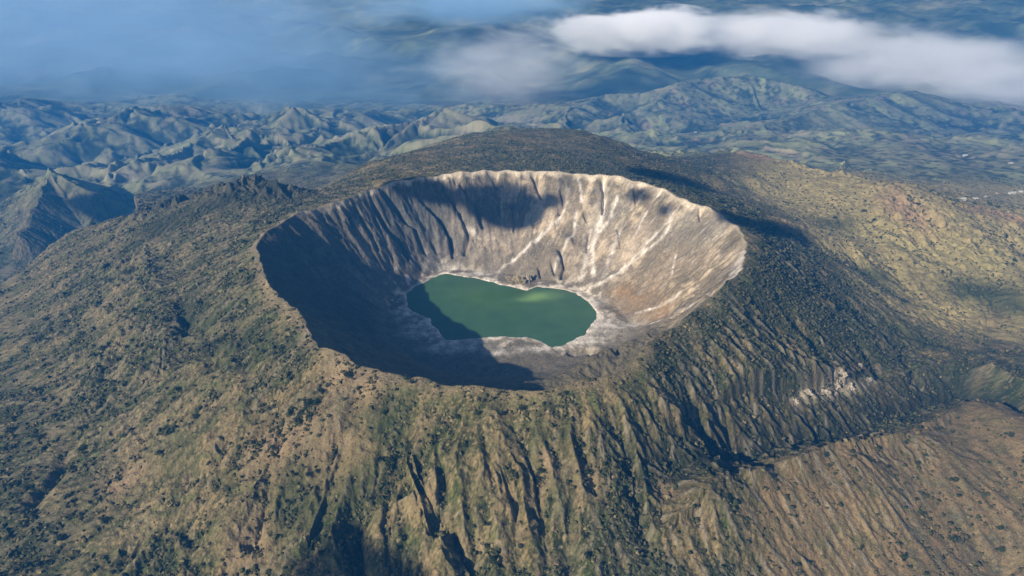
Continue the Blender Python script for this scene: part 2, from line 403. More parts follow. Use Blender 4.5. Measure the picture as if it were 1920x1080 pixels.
# ------------------------------------------------------------------ albedo (what grows or lies where, plus some painted wall shade)
def c3(r, g, b): return np.array([r, g, b], f4)
def mix(c, col, w): 
    if w.__class__.__name__ == 'Patch':
        c[w.w] = mix(c[w.w], col, w.v); return c
    w = np.clip(w, 0, 1)[..., None].astype(f4); return c*(1-w)+np.asarray(col, f4)*w
class Patch:
    """a mask known only inside a window of the grid"""
    def __init__(s_, w_, v): s_.w = w_; s_.v = v
    def __mul__(s_, o): return Patch(s_.w, s_.v*(o[s_.w] if isinstance(o, np.ndarray) and o.shape == globals()['X'].shape else o))
    __rmul__ = __mul__
    __array_ufunc__ = None
    def __add__(s_, o):
        full = np.zeros(globals()['X'].shape, f4); full[s_.w] += s_.v; full[o.w] += o.v; return full
def blob(px, py, rx, ry=None, ang=0):
    x0, y0, z0 = locate(px, py); ry = ry or rx
    q = max(rx, ry)*2.4+25; w_ = window(x0-q, x0+q, y0-q, y0+q)
    X = globals()['X'][w_]; Y = globals()['Y'][w_]; warp2 = globals()['warp2'][w_]
    ca, sa = math.cos(ang), math.sin(ang)
    dx = X-x0+warp2*1.2; dy = Y-y0+warp2*.9
    return Patch(w_, np.exp(-(((dx*ca+dy*sa)/rx)**2+((-dx*sa+dy*ca)/ry)**2)))
def line(pxs, w, wob=1.0):
    pts = [locate(a, b) for a, b in pxs]
    w_ = bounds(pts, 4*w+25); d, _, _ = polydist(pts, w_, .3)
    return Patch(w_, np.exp(-((d+perlin(X[w_]/14, Y[w_]/14, 33)*w*.6*wob)/w)**2)*np.clip(.75+n_f[w_]*1.1, 0, 1.2))
n_big = fbm(X, Y, 320, 4, 110); n_mid = fbm(X, Y, 70, 4, 111); n_f = fbm(X, Y, 19, 3, 112); n_ff = fbm(X, Y, 5.5, 2, 113)
n_g = perlin(X/3.1, Y/3.1, 114)
OCH = c3(.245, .185, .092); OLV = c3(.116, .106, .046); GRN = c3(.036, .050, .015); DRK = c3(.015, .022, .010); ASH = c3(.20, .175, .135)
GREY = c3(.135, .128, .082)
C = np.ones(X.shape+(3,), f4)*OLV
C = mix(C, GREY, sstep(-.15, .35, n_big+.35*n_mid))
C = mix(C, OCH, sstep(.0, .4, -n_mid*.9+n_f*.5-n_big*.3)*.85)
leftf = sstep(-250, -700, X)*(1-far)
C = mix(C, GREY*.92, leftf*.55)
# vegetation: follows damp gullies and patches
gul = -EH/8
veg = .20 + 1.05*n_mid + .85*n_f + .40*gul + .7*n_big + .35*(fine < -.25)
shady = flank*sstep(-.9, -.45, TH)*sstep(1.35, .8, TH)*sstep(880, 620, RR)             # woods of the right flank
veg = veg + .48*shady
backw = (1-inside)*sstep(1.9, 1.3, TH)*sstep(.5, .8, TH)*sstep(900, 600, RR)
veg = veg + .45*backw
C = mix(C, GRN, sstep(.15, .75, veg)*.75)
C = mix(C, DRK, sstep(.62, 1.1, veg)*.85)
tint = fbm(X, Y, 26, 3, 117)
C = mix(C, c3(.21, .13, .085), sstep(.15, .45, tint)*.34*(1-far))
C = mix(C, c3(.10, .13, .035), sstep(.15, .45, -tint+.3*n_mid)*.5*(1-far))
C = mix(C, c3(.19, .165, .10), flank*sstep(.15, .7, band+.5*fine)*(.25+.3*leftm))
C = mix(C, GRN*1.1, flank*sstep(.15, .7, -band-.5*fine)*(.3+.25*leftm))
# tussocks, bushes and bare scraps at the scale of a few metres
sp = n_ff*.8+n_g*.6
C = mix(C, GRN*.7, sstep(.06, .42, sp+veg*.3)*.72*(1-.3*far))
C = mix(C, OCH*1.25, sstep(.08, .5, -sp+n_f*.5-veg*.3)*.6)
C = mix(C, c3(.34, .29, .22), sstep(.45, .9, -sp+n_f*.6)*.6)
# ochre grassland on the ridge beyond the moat and the lower right hill
och = sstep(760, 900, X+Y*.12+0*X)*sstep(-40, 200, Y)*sstep(1500, 1200, Y)*(1-shady)*sstep(.30, .42, UU)
C = mix(C, c3(.36, .29, .125), och*(.72+.9*n_mid+.6*n_f))
for a, b, rx, ry, k_ in [(1700,400,60,120,.6),(1880,405,130,40,.6),(1430,292,70,60,.8)]: C = mix(C, c3(.33, .19, .12), blob(a, b, rx, ry)*k_)
for a, b, r in [(1750,470,110),(1870,490,90),(1640,430,80),(1900,560,50)]: C = mix(C, c3(.36, .31, .12), blob(a, b, r)*.6*(.6+.8*n_f))
for a, b, r in [(1830,545,80),(1840,550,60),(1900,575,60),(1720,640,70),(1560,420,60),(1640,520,60)]: C = mix(C, GRN, blob(a, b, r*1.3, r*.7)*.8)
lr = sstep(0, 30, (X-cr[-1][0]+80))*sstep(-60, -140, Y+0*X-(X-400)*.42)
dcr, _, sdc = polydist(cr)
lrh = ((sdc > 0) | (X > cr[0][0]))*1.0
south = southm
C = mix(C, c3(.225, .160, .085), south*(.6+.8*n_f+.6*n_mid))
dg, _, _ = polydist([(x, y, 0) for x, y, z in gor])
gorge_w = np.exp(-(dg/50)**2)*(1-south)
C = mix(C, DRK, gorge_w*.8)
C = mix(C, c3(.27, .215, .09), south*blob(1900, 700, 60, 60)*.8)
for a, b, r in [(620,850,34),(500,840,40),(560,810,30),(640,700,30),(690,730,26),(230,900,30),(1020,870,16),(470,1030,34),(1240,930,14),(1100,900,20)]:
    C = mix(C, c3(.30, .215, .125), blob(a, b, r, r*1.2)*.75)
for a, b, r in [(640,930,40),(720,800,26),(330,850,30),(560,930,40),(1060,830,18),(1180,700,26),(760,740,22),(420,650,40),(500,640,30),(380,620,36)]:
    C = mix(C, GRN*1.15, blob(a, b, r, r*1.3)*.6)
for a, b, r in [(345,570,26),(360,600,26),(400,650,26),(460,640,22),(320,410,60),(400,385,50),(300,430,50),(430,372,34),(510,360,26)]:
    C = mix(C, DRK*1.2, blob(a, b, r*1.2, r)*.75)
C = mix(C, c3(.040, .042, .030), np.exp(-(dcl/44)**2)*(RR > Rr+50)*np.clip(.8+1.0*n_f, 0, 1)*.9)
# worn path round the near-left rim
C = mix(C, c3(.30, .235, .15), np.exp(-((RR-Rr-5)/7)**2)*sstep(2.6, 3.0, np.abs(TH))*.6)
C = mix(C, c3(.30, .225, .14), np.exp(-((RR-Rr-9)/12)**2)*(np.sin(TH) < -.35)*(TH < -1.0)*.55*(.7+.6*n_f))
C = mix(C, c3(.33, .27, .19), line([(470,770),(520,690),(560,650),(578,612)], 5)*.5)
# bare rills high on the near flank and right flank (pale ribs of ash)
C = mix(C, c3(.24, .21, .15), flank*sstep(.25, .8, fine)*sstep(500, 470, 0*X+RR-380)*(.25+.5*rightribs))
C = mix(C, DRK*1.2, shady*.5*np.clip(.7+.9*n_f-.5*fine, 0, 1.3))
# pale cliffs of the gorge
for a, b, r in [(1350,862,9),(1362,880,7),(1400,832,9),(1425,828,4),(1130,1065,6),(1180,1045,4),(820,955,4),(860,958,3)]:
    C = mix(C, c3(.36, .31, .23), blob(a, b, r, r*.7)*.7)
C = mix(C, c3(.42, .36, .26), line([(1486,756),(1512,740),(1545,742),(1568,724),(1592,732),(1632,712)], 8)*.9)
C = mix(C, c3(.24, .17, .12), line([(1530,712),(1560,704),(1600,690),(1640,690)], 9)*.5)
for a, b, r in [(1490,752,9),(1515,738,12),(1548,738,9),(1570,722,11),(1592,728,12),(1580,703,8),(1630,712,10),(1560,700,9),(1605,745,9),(1640,600,6),(1700,596,6),(1720,612,5)]:
    C = mix(C, c3(.46, .39, .28), blob(a, b, r*1.1, r*.8)*(.75+1.2*n_ff+.6*n_f))
# ---- far country
G1 = c3(.155, .165, .085); G2 = c3(.030, .042, .024); G3 = c3(.29, .24, .16)
fcn = fbm(X, Y, 500, 5, 120); fcn2 = fbm(X, Y, 130, 4, 121)
Cf = np.ones(X.shape+(3,), f4)*G1
Cf = mix(Cf, G2, sstep(-.1, .35, fcn2*.9+fcn*.7-EH/60))
Cf = mix(Cf, G3, sstep(.12, .5, -fcn+fcn2*.4)*.6)
plain = sstep(.22, .42, UU)*sstep(4400, 3600, SS)
Cf = mix(Cf, c3(.34, .30, .17), plain*sstep(-.3, .3, fcn2)*.75)
Cf = mix(Cf, G2, plain*sstep(.15, .45, fbm(X, Y, 60, 3, 122))*.7)
cell = np.zeros(X.shape, f4); best = np.full(X.shape, 9.0, f4)
qx = (X+fbm(X, Y, 300, 2, 160)*60)/95; qy = (Y+fbm(X, Y, 300, 2, 161)*60)/150
r2_ = slice(int(np.searchsorted(S, 2200)), None); qx = qx[r2_]; qy = qy[r2_]; ix = np.floor(qx).astype(np.int32); iy = np.floor(qy).astype(np.int32); bb_ = best[r2_]; cc_ = cell[r2_]
for i in (-1, 0, 1):
    for j in (-1, 0, 1):
        hx_, hy_ = hash2((ix+i) & 255, (iy+j) & 255, 5)
        dd = (qx-ix-i-.5-hx_)**2+(qy-iy-j-.5-hy_)**2; kk_ = dd < bb_
        bb_[kk_] = dd[kk_]; cc_[kk_] = (hx_+.5)[kk_]
cell[r2_] = cc_
fld = sstep(.0, .3, fcn2*.6-fcn*.5+.12)*(.35+.65*sstep(-.2, .3, UU))
Cf = mix(Cf, c3(.26, .28, .12), fld*(cell > .66)*.8); Cf = mix(Cf, c3(.05, .07, .032), fld*(cell < .3)*.8); Cf = mix(Cf, c3(.27, .22, .14), fld*((cell > .45) & (cell < .55))*.7)
fwood = fbm(X, Y, 42, 3, 162)
Cf = mix(Cf, G2*.8, sstep(.05, .35, fwood+.25*fcn2-EH/90)*.8)
Cf = mix(Cf, G3*1.1, sstep(.15, .4, -fwood+EH/90)*.4)
for a, b, r, q in [(1490,150,130,1),(1180,190,160,0),(1240,170,120,0),(1560,230,260,0),(1760,190,200,0),(1850,265,140,1),(1500,270,120,1),(240,330,80,2),(330,290,120,2),(400,320,100,2),(780,235,160,2),(880,235,80,2),(960,225,100,2),(480,210,160,0)]:
    Cf = mix(Cf, [c3(.20,.20,.11), c3(.34,.35,.14), c3(.34,.30,.20)][q], blob(a, b, r, r*.8)*.75*(.7+.6*fcn2))
fw = sstep(2250, 2900, SS+fbm(X, Y, 200, 3, 123)*260)
C = C*(1-fw[..., None])+Cf*fw[..., None]
# ---- crater walls
WALL = c3(.200, .162, .104); WGR = c3(.098, .098, .086); WPK = c3(.44, .35, .235); WDK = c3(.052, .048, .036); PALE = c3(.66, .60, .52)
Wc = np.ones(X.shape+(3,), f4)*WALL
rn = RR/5.0; thn = TH*60
streak = fbm(thn*6, rn*.9, 9, 4, 130)          # stains that run down the wall
Wc = mix(Wc, WPK, sstep(-.02, .3, streak*(.35+.65*lw)+.75*n_mid+.3*n_f)*.75)
Wc = mix(Wc, WDK, sstep(.04, .34, -streak*(.4+.6*lw)+.5*n_f)*.6)
Wc = mix(Wc, WGR, lw*.9)
Wc = mix(Wc, WPK*1.15, sstep(.1, .45, n_mid+.5*n_f+.3*n_big)*.6*(1-lw)*sstep(.1, .3, t))
Wc = mix(Wc, WDK*1.3, sstep(.12, .42, -n_mid+.6*n_f)*.6*sstep(.1, .3, t))
Wc = mix(Wc, WDK*.9, lw*sstep(.0, .5, fbm(thn*7, rn*.7, 9, 3, 131))*.6)
left_shade = np.exp(-(np.angle(np.exp(1j*(TH-math.radians(200))))/1.0)**2)  # shade of the left wall, painted into its albedo
Wc = mix(Wc, c3(.055, .053, .042), left_shade*.95)
near_shade = sstep(-.2, -.7, np.sin(TH))  # near wall darkened in colour too: its shade is part of the albedo
Wc = mix(Wc, c3(.085, .08, .055), near_shade*.9*(.8+.5*n_mid)*sstep(-.4,-1.0,TH))
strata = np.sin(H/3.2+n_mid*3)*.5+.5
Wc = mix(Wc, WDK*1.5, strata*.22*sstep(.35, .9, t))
Wc = mix(Wc, c3(.19, .16, .12), sstep(.55, 0, t)*.6*sstep(-1.2, -.3, TH))
for a, b, r, q in [(1190,570,46,0),(1160,555,34,0),(1230,590,34,0),(1240,500,70,1),(1300,480,60,1),(1190,450,50,2),(1100,460,50,2),(1170,480,40,2),(1050,400,40,2),(910,450,36,2),(960,450,36,2),(1370,500,30,2),(1385,470,24,2),(1340,430,50,3),(1280,420,50,3),(1140,400,60,3),(850,420,14,2)]:
    Wc = mix(Wc, [c3(.30, .17, .06), c3(.21, .165, .11), c3(.42, .34, .25), c3(.26, .235, .185)][q], blob(a, b, r, r*.8)*.75*(.75+.6*n_mid))
for pxs, w, s_ in [([(1060,385),(1045,415),(1000,455),(950,495),(930,512)], 4.5, .85), ([(1130,335),(1132,390),(1120,430),(1108,470),(1110,520)], 6, .9),
    ([(1155,370),(1145,410),(1120,440)], 4, .8), ([(1080,400),(1075,440),(1040,500)], 4, .7), ([(1255,390),(1255,425),(1240,450),(1180,495),(1120,535)], 5, .7),
    ([(1240,355),(1210,400),(1190,440)], 4, .55), ([(1330,550),(1290,575),(1240,600),(1190,612),(1140,608)], 5, .9), ([(1275,550),(1230,578),(1170,592)], 4, .7),
    ([(1265,480),(1258,515)], 2.5, .7), ([(1085,330),(1090,380)], 4, .5), ([(1375,520),(1395,470)], 10, .7), ([(1015,440),(960,490)], 5, .6), ([(1110,430),(1090,520)], 10, .5),
    ([(1160,440),(1130,520)], 7, .5), ([(1230,440),(1150,520),(1090,545)], 6, .5), ([(860,410),(900,450)], 4, .4)]:
    Wc = mix(Wc, PALE*.95, line(pxs, w*.85)*min(1, s_*1.3))
# tops of the wall: bright clean edge on the far side
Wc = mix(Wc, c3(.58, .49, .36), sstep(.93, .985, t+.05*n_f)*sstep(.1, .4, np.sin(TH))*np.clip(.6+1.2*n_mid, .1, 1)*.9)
Wc = mix(Wc, PALE*.8, sstep(.16, .34, fbm(thn*7, rn*.5, 9, 4, 133)*.75+.5*fbm(X, Y, 24, 3, 134))*.24*sstep(.05, .3, t)*(1-lw)*sstep(-.5, .3, np.sin(TH+.3)))
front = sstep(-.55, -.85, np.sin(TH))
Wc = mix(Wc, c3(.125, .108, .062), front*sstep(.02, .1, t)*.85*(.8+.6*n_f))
# floor: talus grading to white salt shore
sal = np.exp(-(np.maximum(RR-Lr, 0)/(19+5*np.cos(TH+.9)+12*n_mid+7*n_f))**2)
Wc = mix(Wc, c3(.17, .145, .10), sstep(.2, 0, t)*.6)
Wc = mix(Wc, c3(.78, .68, .56), sal*(.95+.7*n_f))
Wc = mix(Wc, c3(.70, .62, .51), np.exp(-(np.maximum(RR-Lr, 0)/46)**2)*sstep(.08, .3, n_f+n_mid*.6)*.8)
for a, b, rx, ry in [(870,645,40,10),(800,610,30,10),(1130,605,20,14),(1150,610,34,10),(1110,570,14,14),(890,515,34,7),(930,660,20,8),(760,590,24,18),(790,625,34,12),(840,655,34,10),(1120,625,30,12),(1100,640,30,8),(1000,655,30,7),(1080,640,24,8),(830,505,20,6)]:
    Wc = mix(Wc, c3(.62, .57, .50), blob(a, b, rx*1.4, ry*1.6)*.85*(.7+.6*n_f))
Wc = Wc*(1+.34*n_f+.30*n_ff+.1*n_g)[..., None].astype(f4)
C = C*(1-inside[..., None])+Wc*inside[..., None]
C = C*(1+.10*n_ff)[..., None].astype(f4)
# pale crumbling lip on the outside of the far rim and on the right rim
lip = np.exp(-((RR-Rr-1)/3.5)**2)
C = mix(C, c3(.50, .42, .31), lip*sstep(-.35, .1, np.sin(TH))*(X > -200)*.75)
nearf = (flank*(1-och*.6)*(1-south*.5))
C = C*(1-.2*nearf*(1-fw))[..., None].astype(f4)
C = np.clip(C, .012, .8)
print("colour", time.time()-T0)

# ------------------------------------------------------------------ materials
def new_mat(name):
    m = bpy.data.materials.new(name); m.use_nodes = True
    nt = m.node_tree; nt.nodes.clear()
    return m, nt, nt.nodes.new('ShaderNodeOutputMaterial')
def surf_mat(name, color=None, attr=None, rough=.95, spec=.1, var=.15, vscale=.4, bump=0, bscale=1.0, bdist=.5):
    m, nt, out = new_mat(name); N = nt.nodes; L = nt.links
    b = N.new('ShaderNodeBsdfPrincipled'); b.inputs['Roughness'].default_value = rough
    b.inputs['Specular IOR Level'].default_value = spec
    if attr:
        a = N.new('ShaderNodeAttribute'); a.attribute_name = attr; cs_ = a.outputs['Color']
    else:
        a = N.new('ShaderNodeRGB'); a.outputs[0].default_value = (*color, 1); cs_ = a.outputs[0]
    tc = N.new('ShaderNodeNewGeometry')
    n = N.new('ShaderNodeTexNoise'); n.inputs['Scale'].default_value = vscale; n.inputs['Detail'].default_value = 4
    L.new(tc.outputs['Position'], n.inputs['Vector'])
    mr = N.new('ShaderNodeMapRange'); mr.inputs['From Min'].default_value = .3; mr.inputs['From Max'].default_value = .7
    mr.inputs['To Min'].default_value = 1-var; mr.inputs['To Max'].default_value = 1+var
    L.new(n.outputs['Fac'], mr.inputs['Value'])
    vm = N.new('ShaderNodeVectorMath'); vm.operation = 'SCALE'
    L.new(cs_, vm.inputs[0]); L.new(mr.outputs[0], vm.inputs['Scale']); L.new(vm.outputs[0], b.inputs['Base Color'])
    if bump:
        n2 = N.new('ShaderNodeTexNoise'); n2.inputs['Scale'].default_value = bscale; n2.inputs['Detail'].default_value = 3
        L.new(tc.outputs['Position'], n2.inputs['Vector'])
        bp = N.new('ShaderNodeBump'); bp.inputs['Strength'].default_value = bump; bp.inputs['Distance'].default_value = bdist
        L.new(n2.outputs['Fac'], bp.inputs['Height']); L.new(bp.outputs[0], b.inputs['Normal'])
    L.new(b.outputs[0], out.inputs['Surface'])
    return m
M_ground = surf_mat('volcanic_ground', attr='Col', var=.22, vscale=.28, bump=.8, bscale=.35, bdist=2.0)
M_far = surf_mat('far_hill_ground', attr='Col', var=.3, vscale=.004, bump=0)
M_scrub = surf_mat('scrub_leaves', attr='Col', var=.3, vscale=.5)
M_bark = surf_mat('bark', (.06, .045, .03), var=.3, vscale=3)

def mesh_np(name, V, F, mat, colors=None, smooth_=False):
    me = bpy.data.meshes.new(name)
    nv, nf, kk = len(V), len(F), F.shape[1]
    me.vertices.add(nv); me.vertices.foreach_set('co', V.astype(f4).ravel())
    me.loops.add(nf*kk); me.loops.foreach_set('vertex_index', F.astype(np.int32).ravel())
    me.polygons.add(nf); me.polygons.foreach_set('loop_start', (np.arange(nf)*kk).astype(np.int32))
    me.polygons.foreach_set('use_smooth', np.full(nf, smooth_))
    me.update(calc_edges=True)
    if colors is not None:
        a = me.color_attributes.new('Col', 'FLOAT_COLOR', 'POINT')
        cc = np.ones((nv, 4), f4); cc[:, :3] = colors; a.data.foreach_set('color', cc.ravel())
    me.materials.append(mat)
    return me
def link(name, me, parent=None):
    o = bpy.data.objects.new(name, me); COL.objects.link(o)
    if parent: o.parent = parent
    return o
def tag(o, label=None, cat=None, group=None, kind=None):
    if label: o['label'] = label
    if cat: o['category'] = cat
    if group: o['group'] = group
    if kind: o['kind'] = kind
    return o
def grid_faces(nr, nc):
    i = np.arange(nr*nc).reshape(nr, nc)
    return np.stack([i[:-1, :-1].ravel(), i[:-1, 1:].ravel(), i[1:, 1:].ravel(), i[1:, :-1].ravel()], 1)
V = np.stack([X, Y, H], -1).reshape(-1, 3)
nc_ = X.shape[1]
terr = link('terrain', mesh_np('terrain', V[:(ks+1)*nc_], grid_faces(ks+1, nc_), M_ground, C.reshape(-1, 3)[:(ks+1)*nc_], True))
tag(link('far_hills', mesh_np('far_hills', V[(ks+1)*nc_:], grid_faces(X.shape[0]-ks-1, nc_), M_ground, C.reshape(-1, 3)[(ks+1)*nc_:], True)), kind='structure')
tag(terr, kind='structure')
print("terrain", time.time()-T0)

# ---- distant lowland to the horizon
uf = np.linspace(-1.6, 1.6, 420); sf = np.exp(np.linspace(math.log(Y_FAR+2), math.log(42000), 260))
UF, SF = np.meshgrid(uf, sf); XF = UF*SF; YF = SF+CAM[1]
HF = -705 + (ridged(XF, YF, 1900, 5, 140)-.42)*260*sstep(6200, 7200, SF) - (SF-6200)*.006 + ridged(XF, YF, 7000, 3, 141)*260*sstep(8000, 12000, SF)
hf_n = fbm(XF, YF, 900, 5, 142)
CF = np.ones(XF.shape+(3,), f4)*c3(.07, .09, .055)
hf2 = fbm(XF, YF, 220, 4, 143)
CF = mix(CF, c3(.11, .13, .07), sstep(-.2, .2, hf2)); CF = mix(CF, c3(.03, .045, .03), sstep(-.05, .3, hf_n+hf2*.6)); CF = mix(CF, c3(.20, .19, .12), sstep(.12, .4, -hf_n+hf2*.4)*.7)
o = link('distant_hills', mesh_np('distant_hills', np.stack([XF, YF, HF], -1).reshape(-1, 3), grid_faces(*XF.shape), M_far, CF.reshape(-1, 3), True))
tag(o, kind='structure')

# ------------------------------------------------------------------ lake
def lake():
    n = 200; rings = 40; vs = []; fs = []
    for k in range(1, rings+1):
        for i in range(n):
            th = -math.pi+2*math.pi*i/n; r = (float(pinterp(np.array([th]), LAKE)[0])+26)*k/rings
            vs.append((C0[0]+r*math.cos(th), C0[1]+r*math.sin(th), ZL))
    for k in range(rings-1):
        for i in range(n):
            fs.append((k*n+i, (k+1)*n+i, (k+1)*n+(i+1) % n, k*n+(i+1) % n))
    V = np.array([(C0[0], C0[1], ZL)]+vs); F = np.array(fs)+1
    F = np.concatenate([F, np.array([(0, 1+i, 1+(i+1) % n, 1+(i+2) % n) for i in range(0, n, 2)])[:, ::1]])
    x = V[:, 0]; y = V[:, 1]
    c = np.ones((len(V), 3), f4)*c3(.048, .112, .045)
    n1 = fbm(x, y, 90, 3, 150); 
    def bl(px, py, rx, ry):
        a, b = W(px, py, ZL); return np.exp(-((x-a+n1*20)/rx)**2-((y-b+n1*15)/ry)**2)
    c = mix(c, c3(.060, .135, .030), bl(930, 565, 90, 60)*.8+n1*.3)
    c = mix(c, c3(.035, .085, .010), bl(955, 552, 55, 18)*.9)
    c = mix(c, c3(.20, .34, .10), bl(1010, 556, 36, 18)+bl(985, 562, 26, 10)*.5)
    c = mix(c, c3(.09, .17, .07), bl(1035, 553, 40, 14)*.6+bl(1050, 545, 30, 10)*.3)
    c = mix(c, c3(.07, .15, .035), bl(900, 550, 70, 40)*.5+bl(1060, 585, 60, 40)*.35)
    c = mix(c, c3(.060, .12, .055), bl(1000, 625, 120, 14)*.6)
    m = surf_mat('lake_water', attr='Col', rough=.3, spec=.15, var=.12, vscale=.025, bump=.5, bscale=.35, bdist=.5)
    o = link('lake', mesh_np('lake', V, F, m, c, True)); tag(o, kind='structure')
lake()

# ------------------------------------------------------------------ visibility and density maps for planting
slope_view = (H-CAM[2])/SS
cm = np.maximum.accumulate(slope_view, axis=0)
vis = slope_view >= cm-.001
bb = -math.sin(PITCH)*0
# pixel of each ground point (only used to know what the picture can show)
dz = H-CAM[2]; cz = SS*math.cos(PITCH)-dz*math.sin(PITCH)
PXX = 960+FPX*X/cz; PYY = 540-FPX*(SS*math.sin(PITCH)+dz*math.cos(PITCH))/cz
infr = (PXX > -20) & (PXX < 1940) & (PYY > -10) & (PYY < 1110)
outside = (RR > Rr+5)
dens = np.clip(veg*.6+.4+.3*n_f, 0.05, 1.5)*outside*infr*vis
dens = dens**3.0*np.clip(1+1.5*gul, .3, 3)*(1+1.3*shady+.8*backw)*(1-.6*south)*(1-.45*sstep(1700, 2300, SS))
CELL = (np.gradient(u)[None, :]*SS)*np.gradient(S)[:, None]

def ico():
    g = (1+5**.5)/2
    v = np.array([(-1,g,0),(1,g,0),(-1,-g,0),(1,-g,0),(0,-1,g),(0,1,g),(0,-1,-g),(0,1,-g),(g,0,-1),(g,0,1),(-g,0,-1),(-g,0,1)], float)
    v /= np.linalg.norm(v[0])
    f = np.array([(0,11,5),(0,5,1),(0,1,7),(0,7,10),(0,10,11),(1,5,9),(5,11,4),(11,10,2),(10,7,6),(7,1,8),(3,9,4),(3,4,2),(3,2,6),(3,6,8),(3,8,9),(4,9,5),(2,4,11),(6,2,10),(8,6,7),(9,8,1)])
    return v, f
IV, IF = ico()
def scrub(n, smin, smax, rmin, rmax, seed):
    rg = np.random.default_rng(seed)
    w = (dens*CELL*((SS > smin) & (SS < smax))/np.maximum(SS, 600)**.8).ravel(); w = w/w.sum()
    idx = rg.choice(len(w), n, p=w)
    px = X.ravel()[idx]+rg.normal(0, 1.2, n); py = Y.ravel()[idx]+rg.normal(0, 1.2, n); pz = H.ravel()[idx]
    r = rmin+(rmax-rmin)*rg.random(n)**2.2
    V = IV[None]*(r[:, None, None])*(1+.38*rg.standard_normal((n, 12, 1)))
    V = V*np.array([1, 1, .85]); V[..., 0] += px[:, None]; V[..., 1] += py[:, None]; V[..., 2] += (pz+r*.35)[:, None]
    F = (IF[None]+(np.arange(n)*12)[:, None, None]).reshape(-1, 3)
    q = rg.random(n)[:, None]**1.3; base = (np.array([.032, .042, .017])*(1-q)+np.array([.095, .085, .038])*q)*(.75+.5*rg.random(n))[:, None]
    tan = rg.random(n) < .10*(1-np.clip(shady.ravel()[idx]*2, 0, 1))
    base[tan] = np.array([.15, .125, .06])*(.7+.6*rg.random(tan.sum()))[:, None]
    c = np.repeat(base[:, None], 12, 1).reshape(-1, 3)
    return V.reshape(-1, 3), F, c
Vs, Fs, Cs = scrub(56000, 470, 2700, .7, 3.2, 21)
o = link('scrub', mesh_np('scrub', Vs, Fs, M_scrub, Cs)); tag(o, 'dry olive scrub and tussocks covering the slopes around the crater', 'scrub', kind='stuff')
print("scrub", time.time()-T0)

# ------------------------------------------------------------------ single trees: trunk, limbs and a crown of leaf clumps
def make_crown(seed):
    rg = np.random.default_rng(seed); vs = []; fs = []; cs = []
    lobes = [(rg.normal(0, .42), rg.normal(0, .42), .95+rg.normal(0, .28), .42+rg.random()*.3) for _ in range(7)]
    for lx, ly, lz, lr_ in lobes:
        for _ in range(34):
            d = rg.normal(size=3); d /= np.linalg.norm(d); rr = lr_*(.6+.5*rg.random())
            p = np.array([lx, ly, lz])+d*rr*np.array([1, 1, .8])
            a = rg.normal(size=3); a /= np.linalg.norm(a); b = np.cross(a, d+rg.normal(0, .4, 3)); b /= np.linalg.norm(b)+1e-6
            s = .10+.10*rg.random(); k = len(vs)
            vs += [p-a*s, p+b*s*.9, p+a*s, p-b*s*.9+d*s*.4]; fs.append((k, k+1, k+2, k+3))
            cs += [np.array([.030, .042, .016])*(.6+.9*rg.random())]*4
    return mesh_np('crown', np.array(vs), np.array(fs), M_scrub, np.array(cs))
def make_trunk(seed):
    rg = random.Random(seed); vs = []; fs = []
    def limb(p0, p1, r0, r1, n=6):
        k = len(vs)
        for p, r in ((p0, r0), (p1, r1)):
            for i in range(n):
                a = 2*math.pi*i/n; vs.append((p[0]+r*math.cos(a), p[1]+r*math.sin(a), p[2]))
        for i in range(n): fs.append((k+i, k+(i+1) % n, k+n+(i+1) % n, k+n+i))
    limb((0, 0, -.25), (.02, .01, .5), .085, .055)
    for i in range(4):
        a = i*1.6+rg.random(); limb((.02, .01, .45), (.42*math.cos(a), .42*math.sin(a), .85+.2*rg.random()), .05, .02)
    return mesh_np('trunk', np.array(vs), np.array(fs), M_bark)
crowns = [make_crown(i) for i in range(6)]; trunks = [make_trunk(i) for i in range(3)]
regions = [
 ('dark bushy tree on the olive slope left of the crater rim', 'trees on the left flank', lambda: (PXX < 560) & (PYY > 420) & (PYY < 760), 70),
 ('dark green tree low on the grassy foreground slope at the left', 'trees on the foreground slope', lambda: (PXX < 640) & (PYY >= 760), 55),
 ('small round tree on the tan slope just below the near crater rim', 'trees below the near rim', lambda: (PXX >= 560) & (PXX < 1120) & (PYY > 690) & (PYY < 1080), 60),
 ('dark tree among the ribs of the steep right outer flank', 'trees on the ribbed right flank', lambda: (PXX >= 1180) & (shady > .3), 75),
 ('lone dark tree on the tan hill at the lower right', 'trees on the lower right hill', lambda: (PXX >= 1330) & (south > .8) & (PYY > 800), 22),
 ('dark tree in the ochre grassland beyond the right flank', 'trees on the ochre ridge', lambda: (PXX >= 1560) & (och > .7) & (PYY > 380) & (PYY < 640), 18)]
TREES = 0
def plant(x, y, z, size, label, group, k):
    t = bpy.data.objects.new('tree', None); COL.objects.link(t)
    t.location = (x, y, z-.3); t.scale = (size, size, size*(.9+.3*random.random())); t.rotation_euler = (0, 0, random.random()*6.28)
    tag(t, label, 'tree', group)
    link('trunk', trunks[k % 3], t); link('crown', crowns[k % 6], t)
for label, group, cond, n in regions:
    w = (dens*CELL*cond()*infr).ravel(); w = np.where(w > 0, w, 0)**1.2
    idx = RNG.choice(len(w), n, p=w/w.sum(), replace=False)
    for i in idx:
        plant(X.ravel()[i], Y.ravel()[i], H.ravel()[i], 3.0+2.6*RNG.random()**1.5+(SS.ravel()[i]-800)*.0012, label, group, int(i))
print("trees", time.time()-T0)

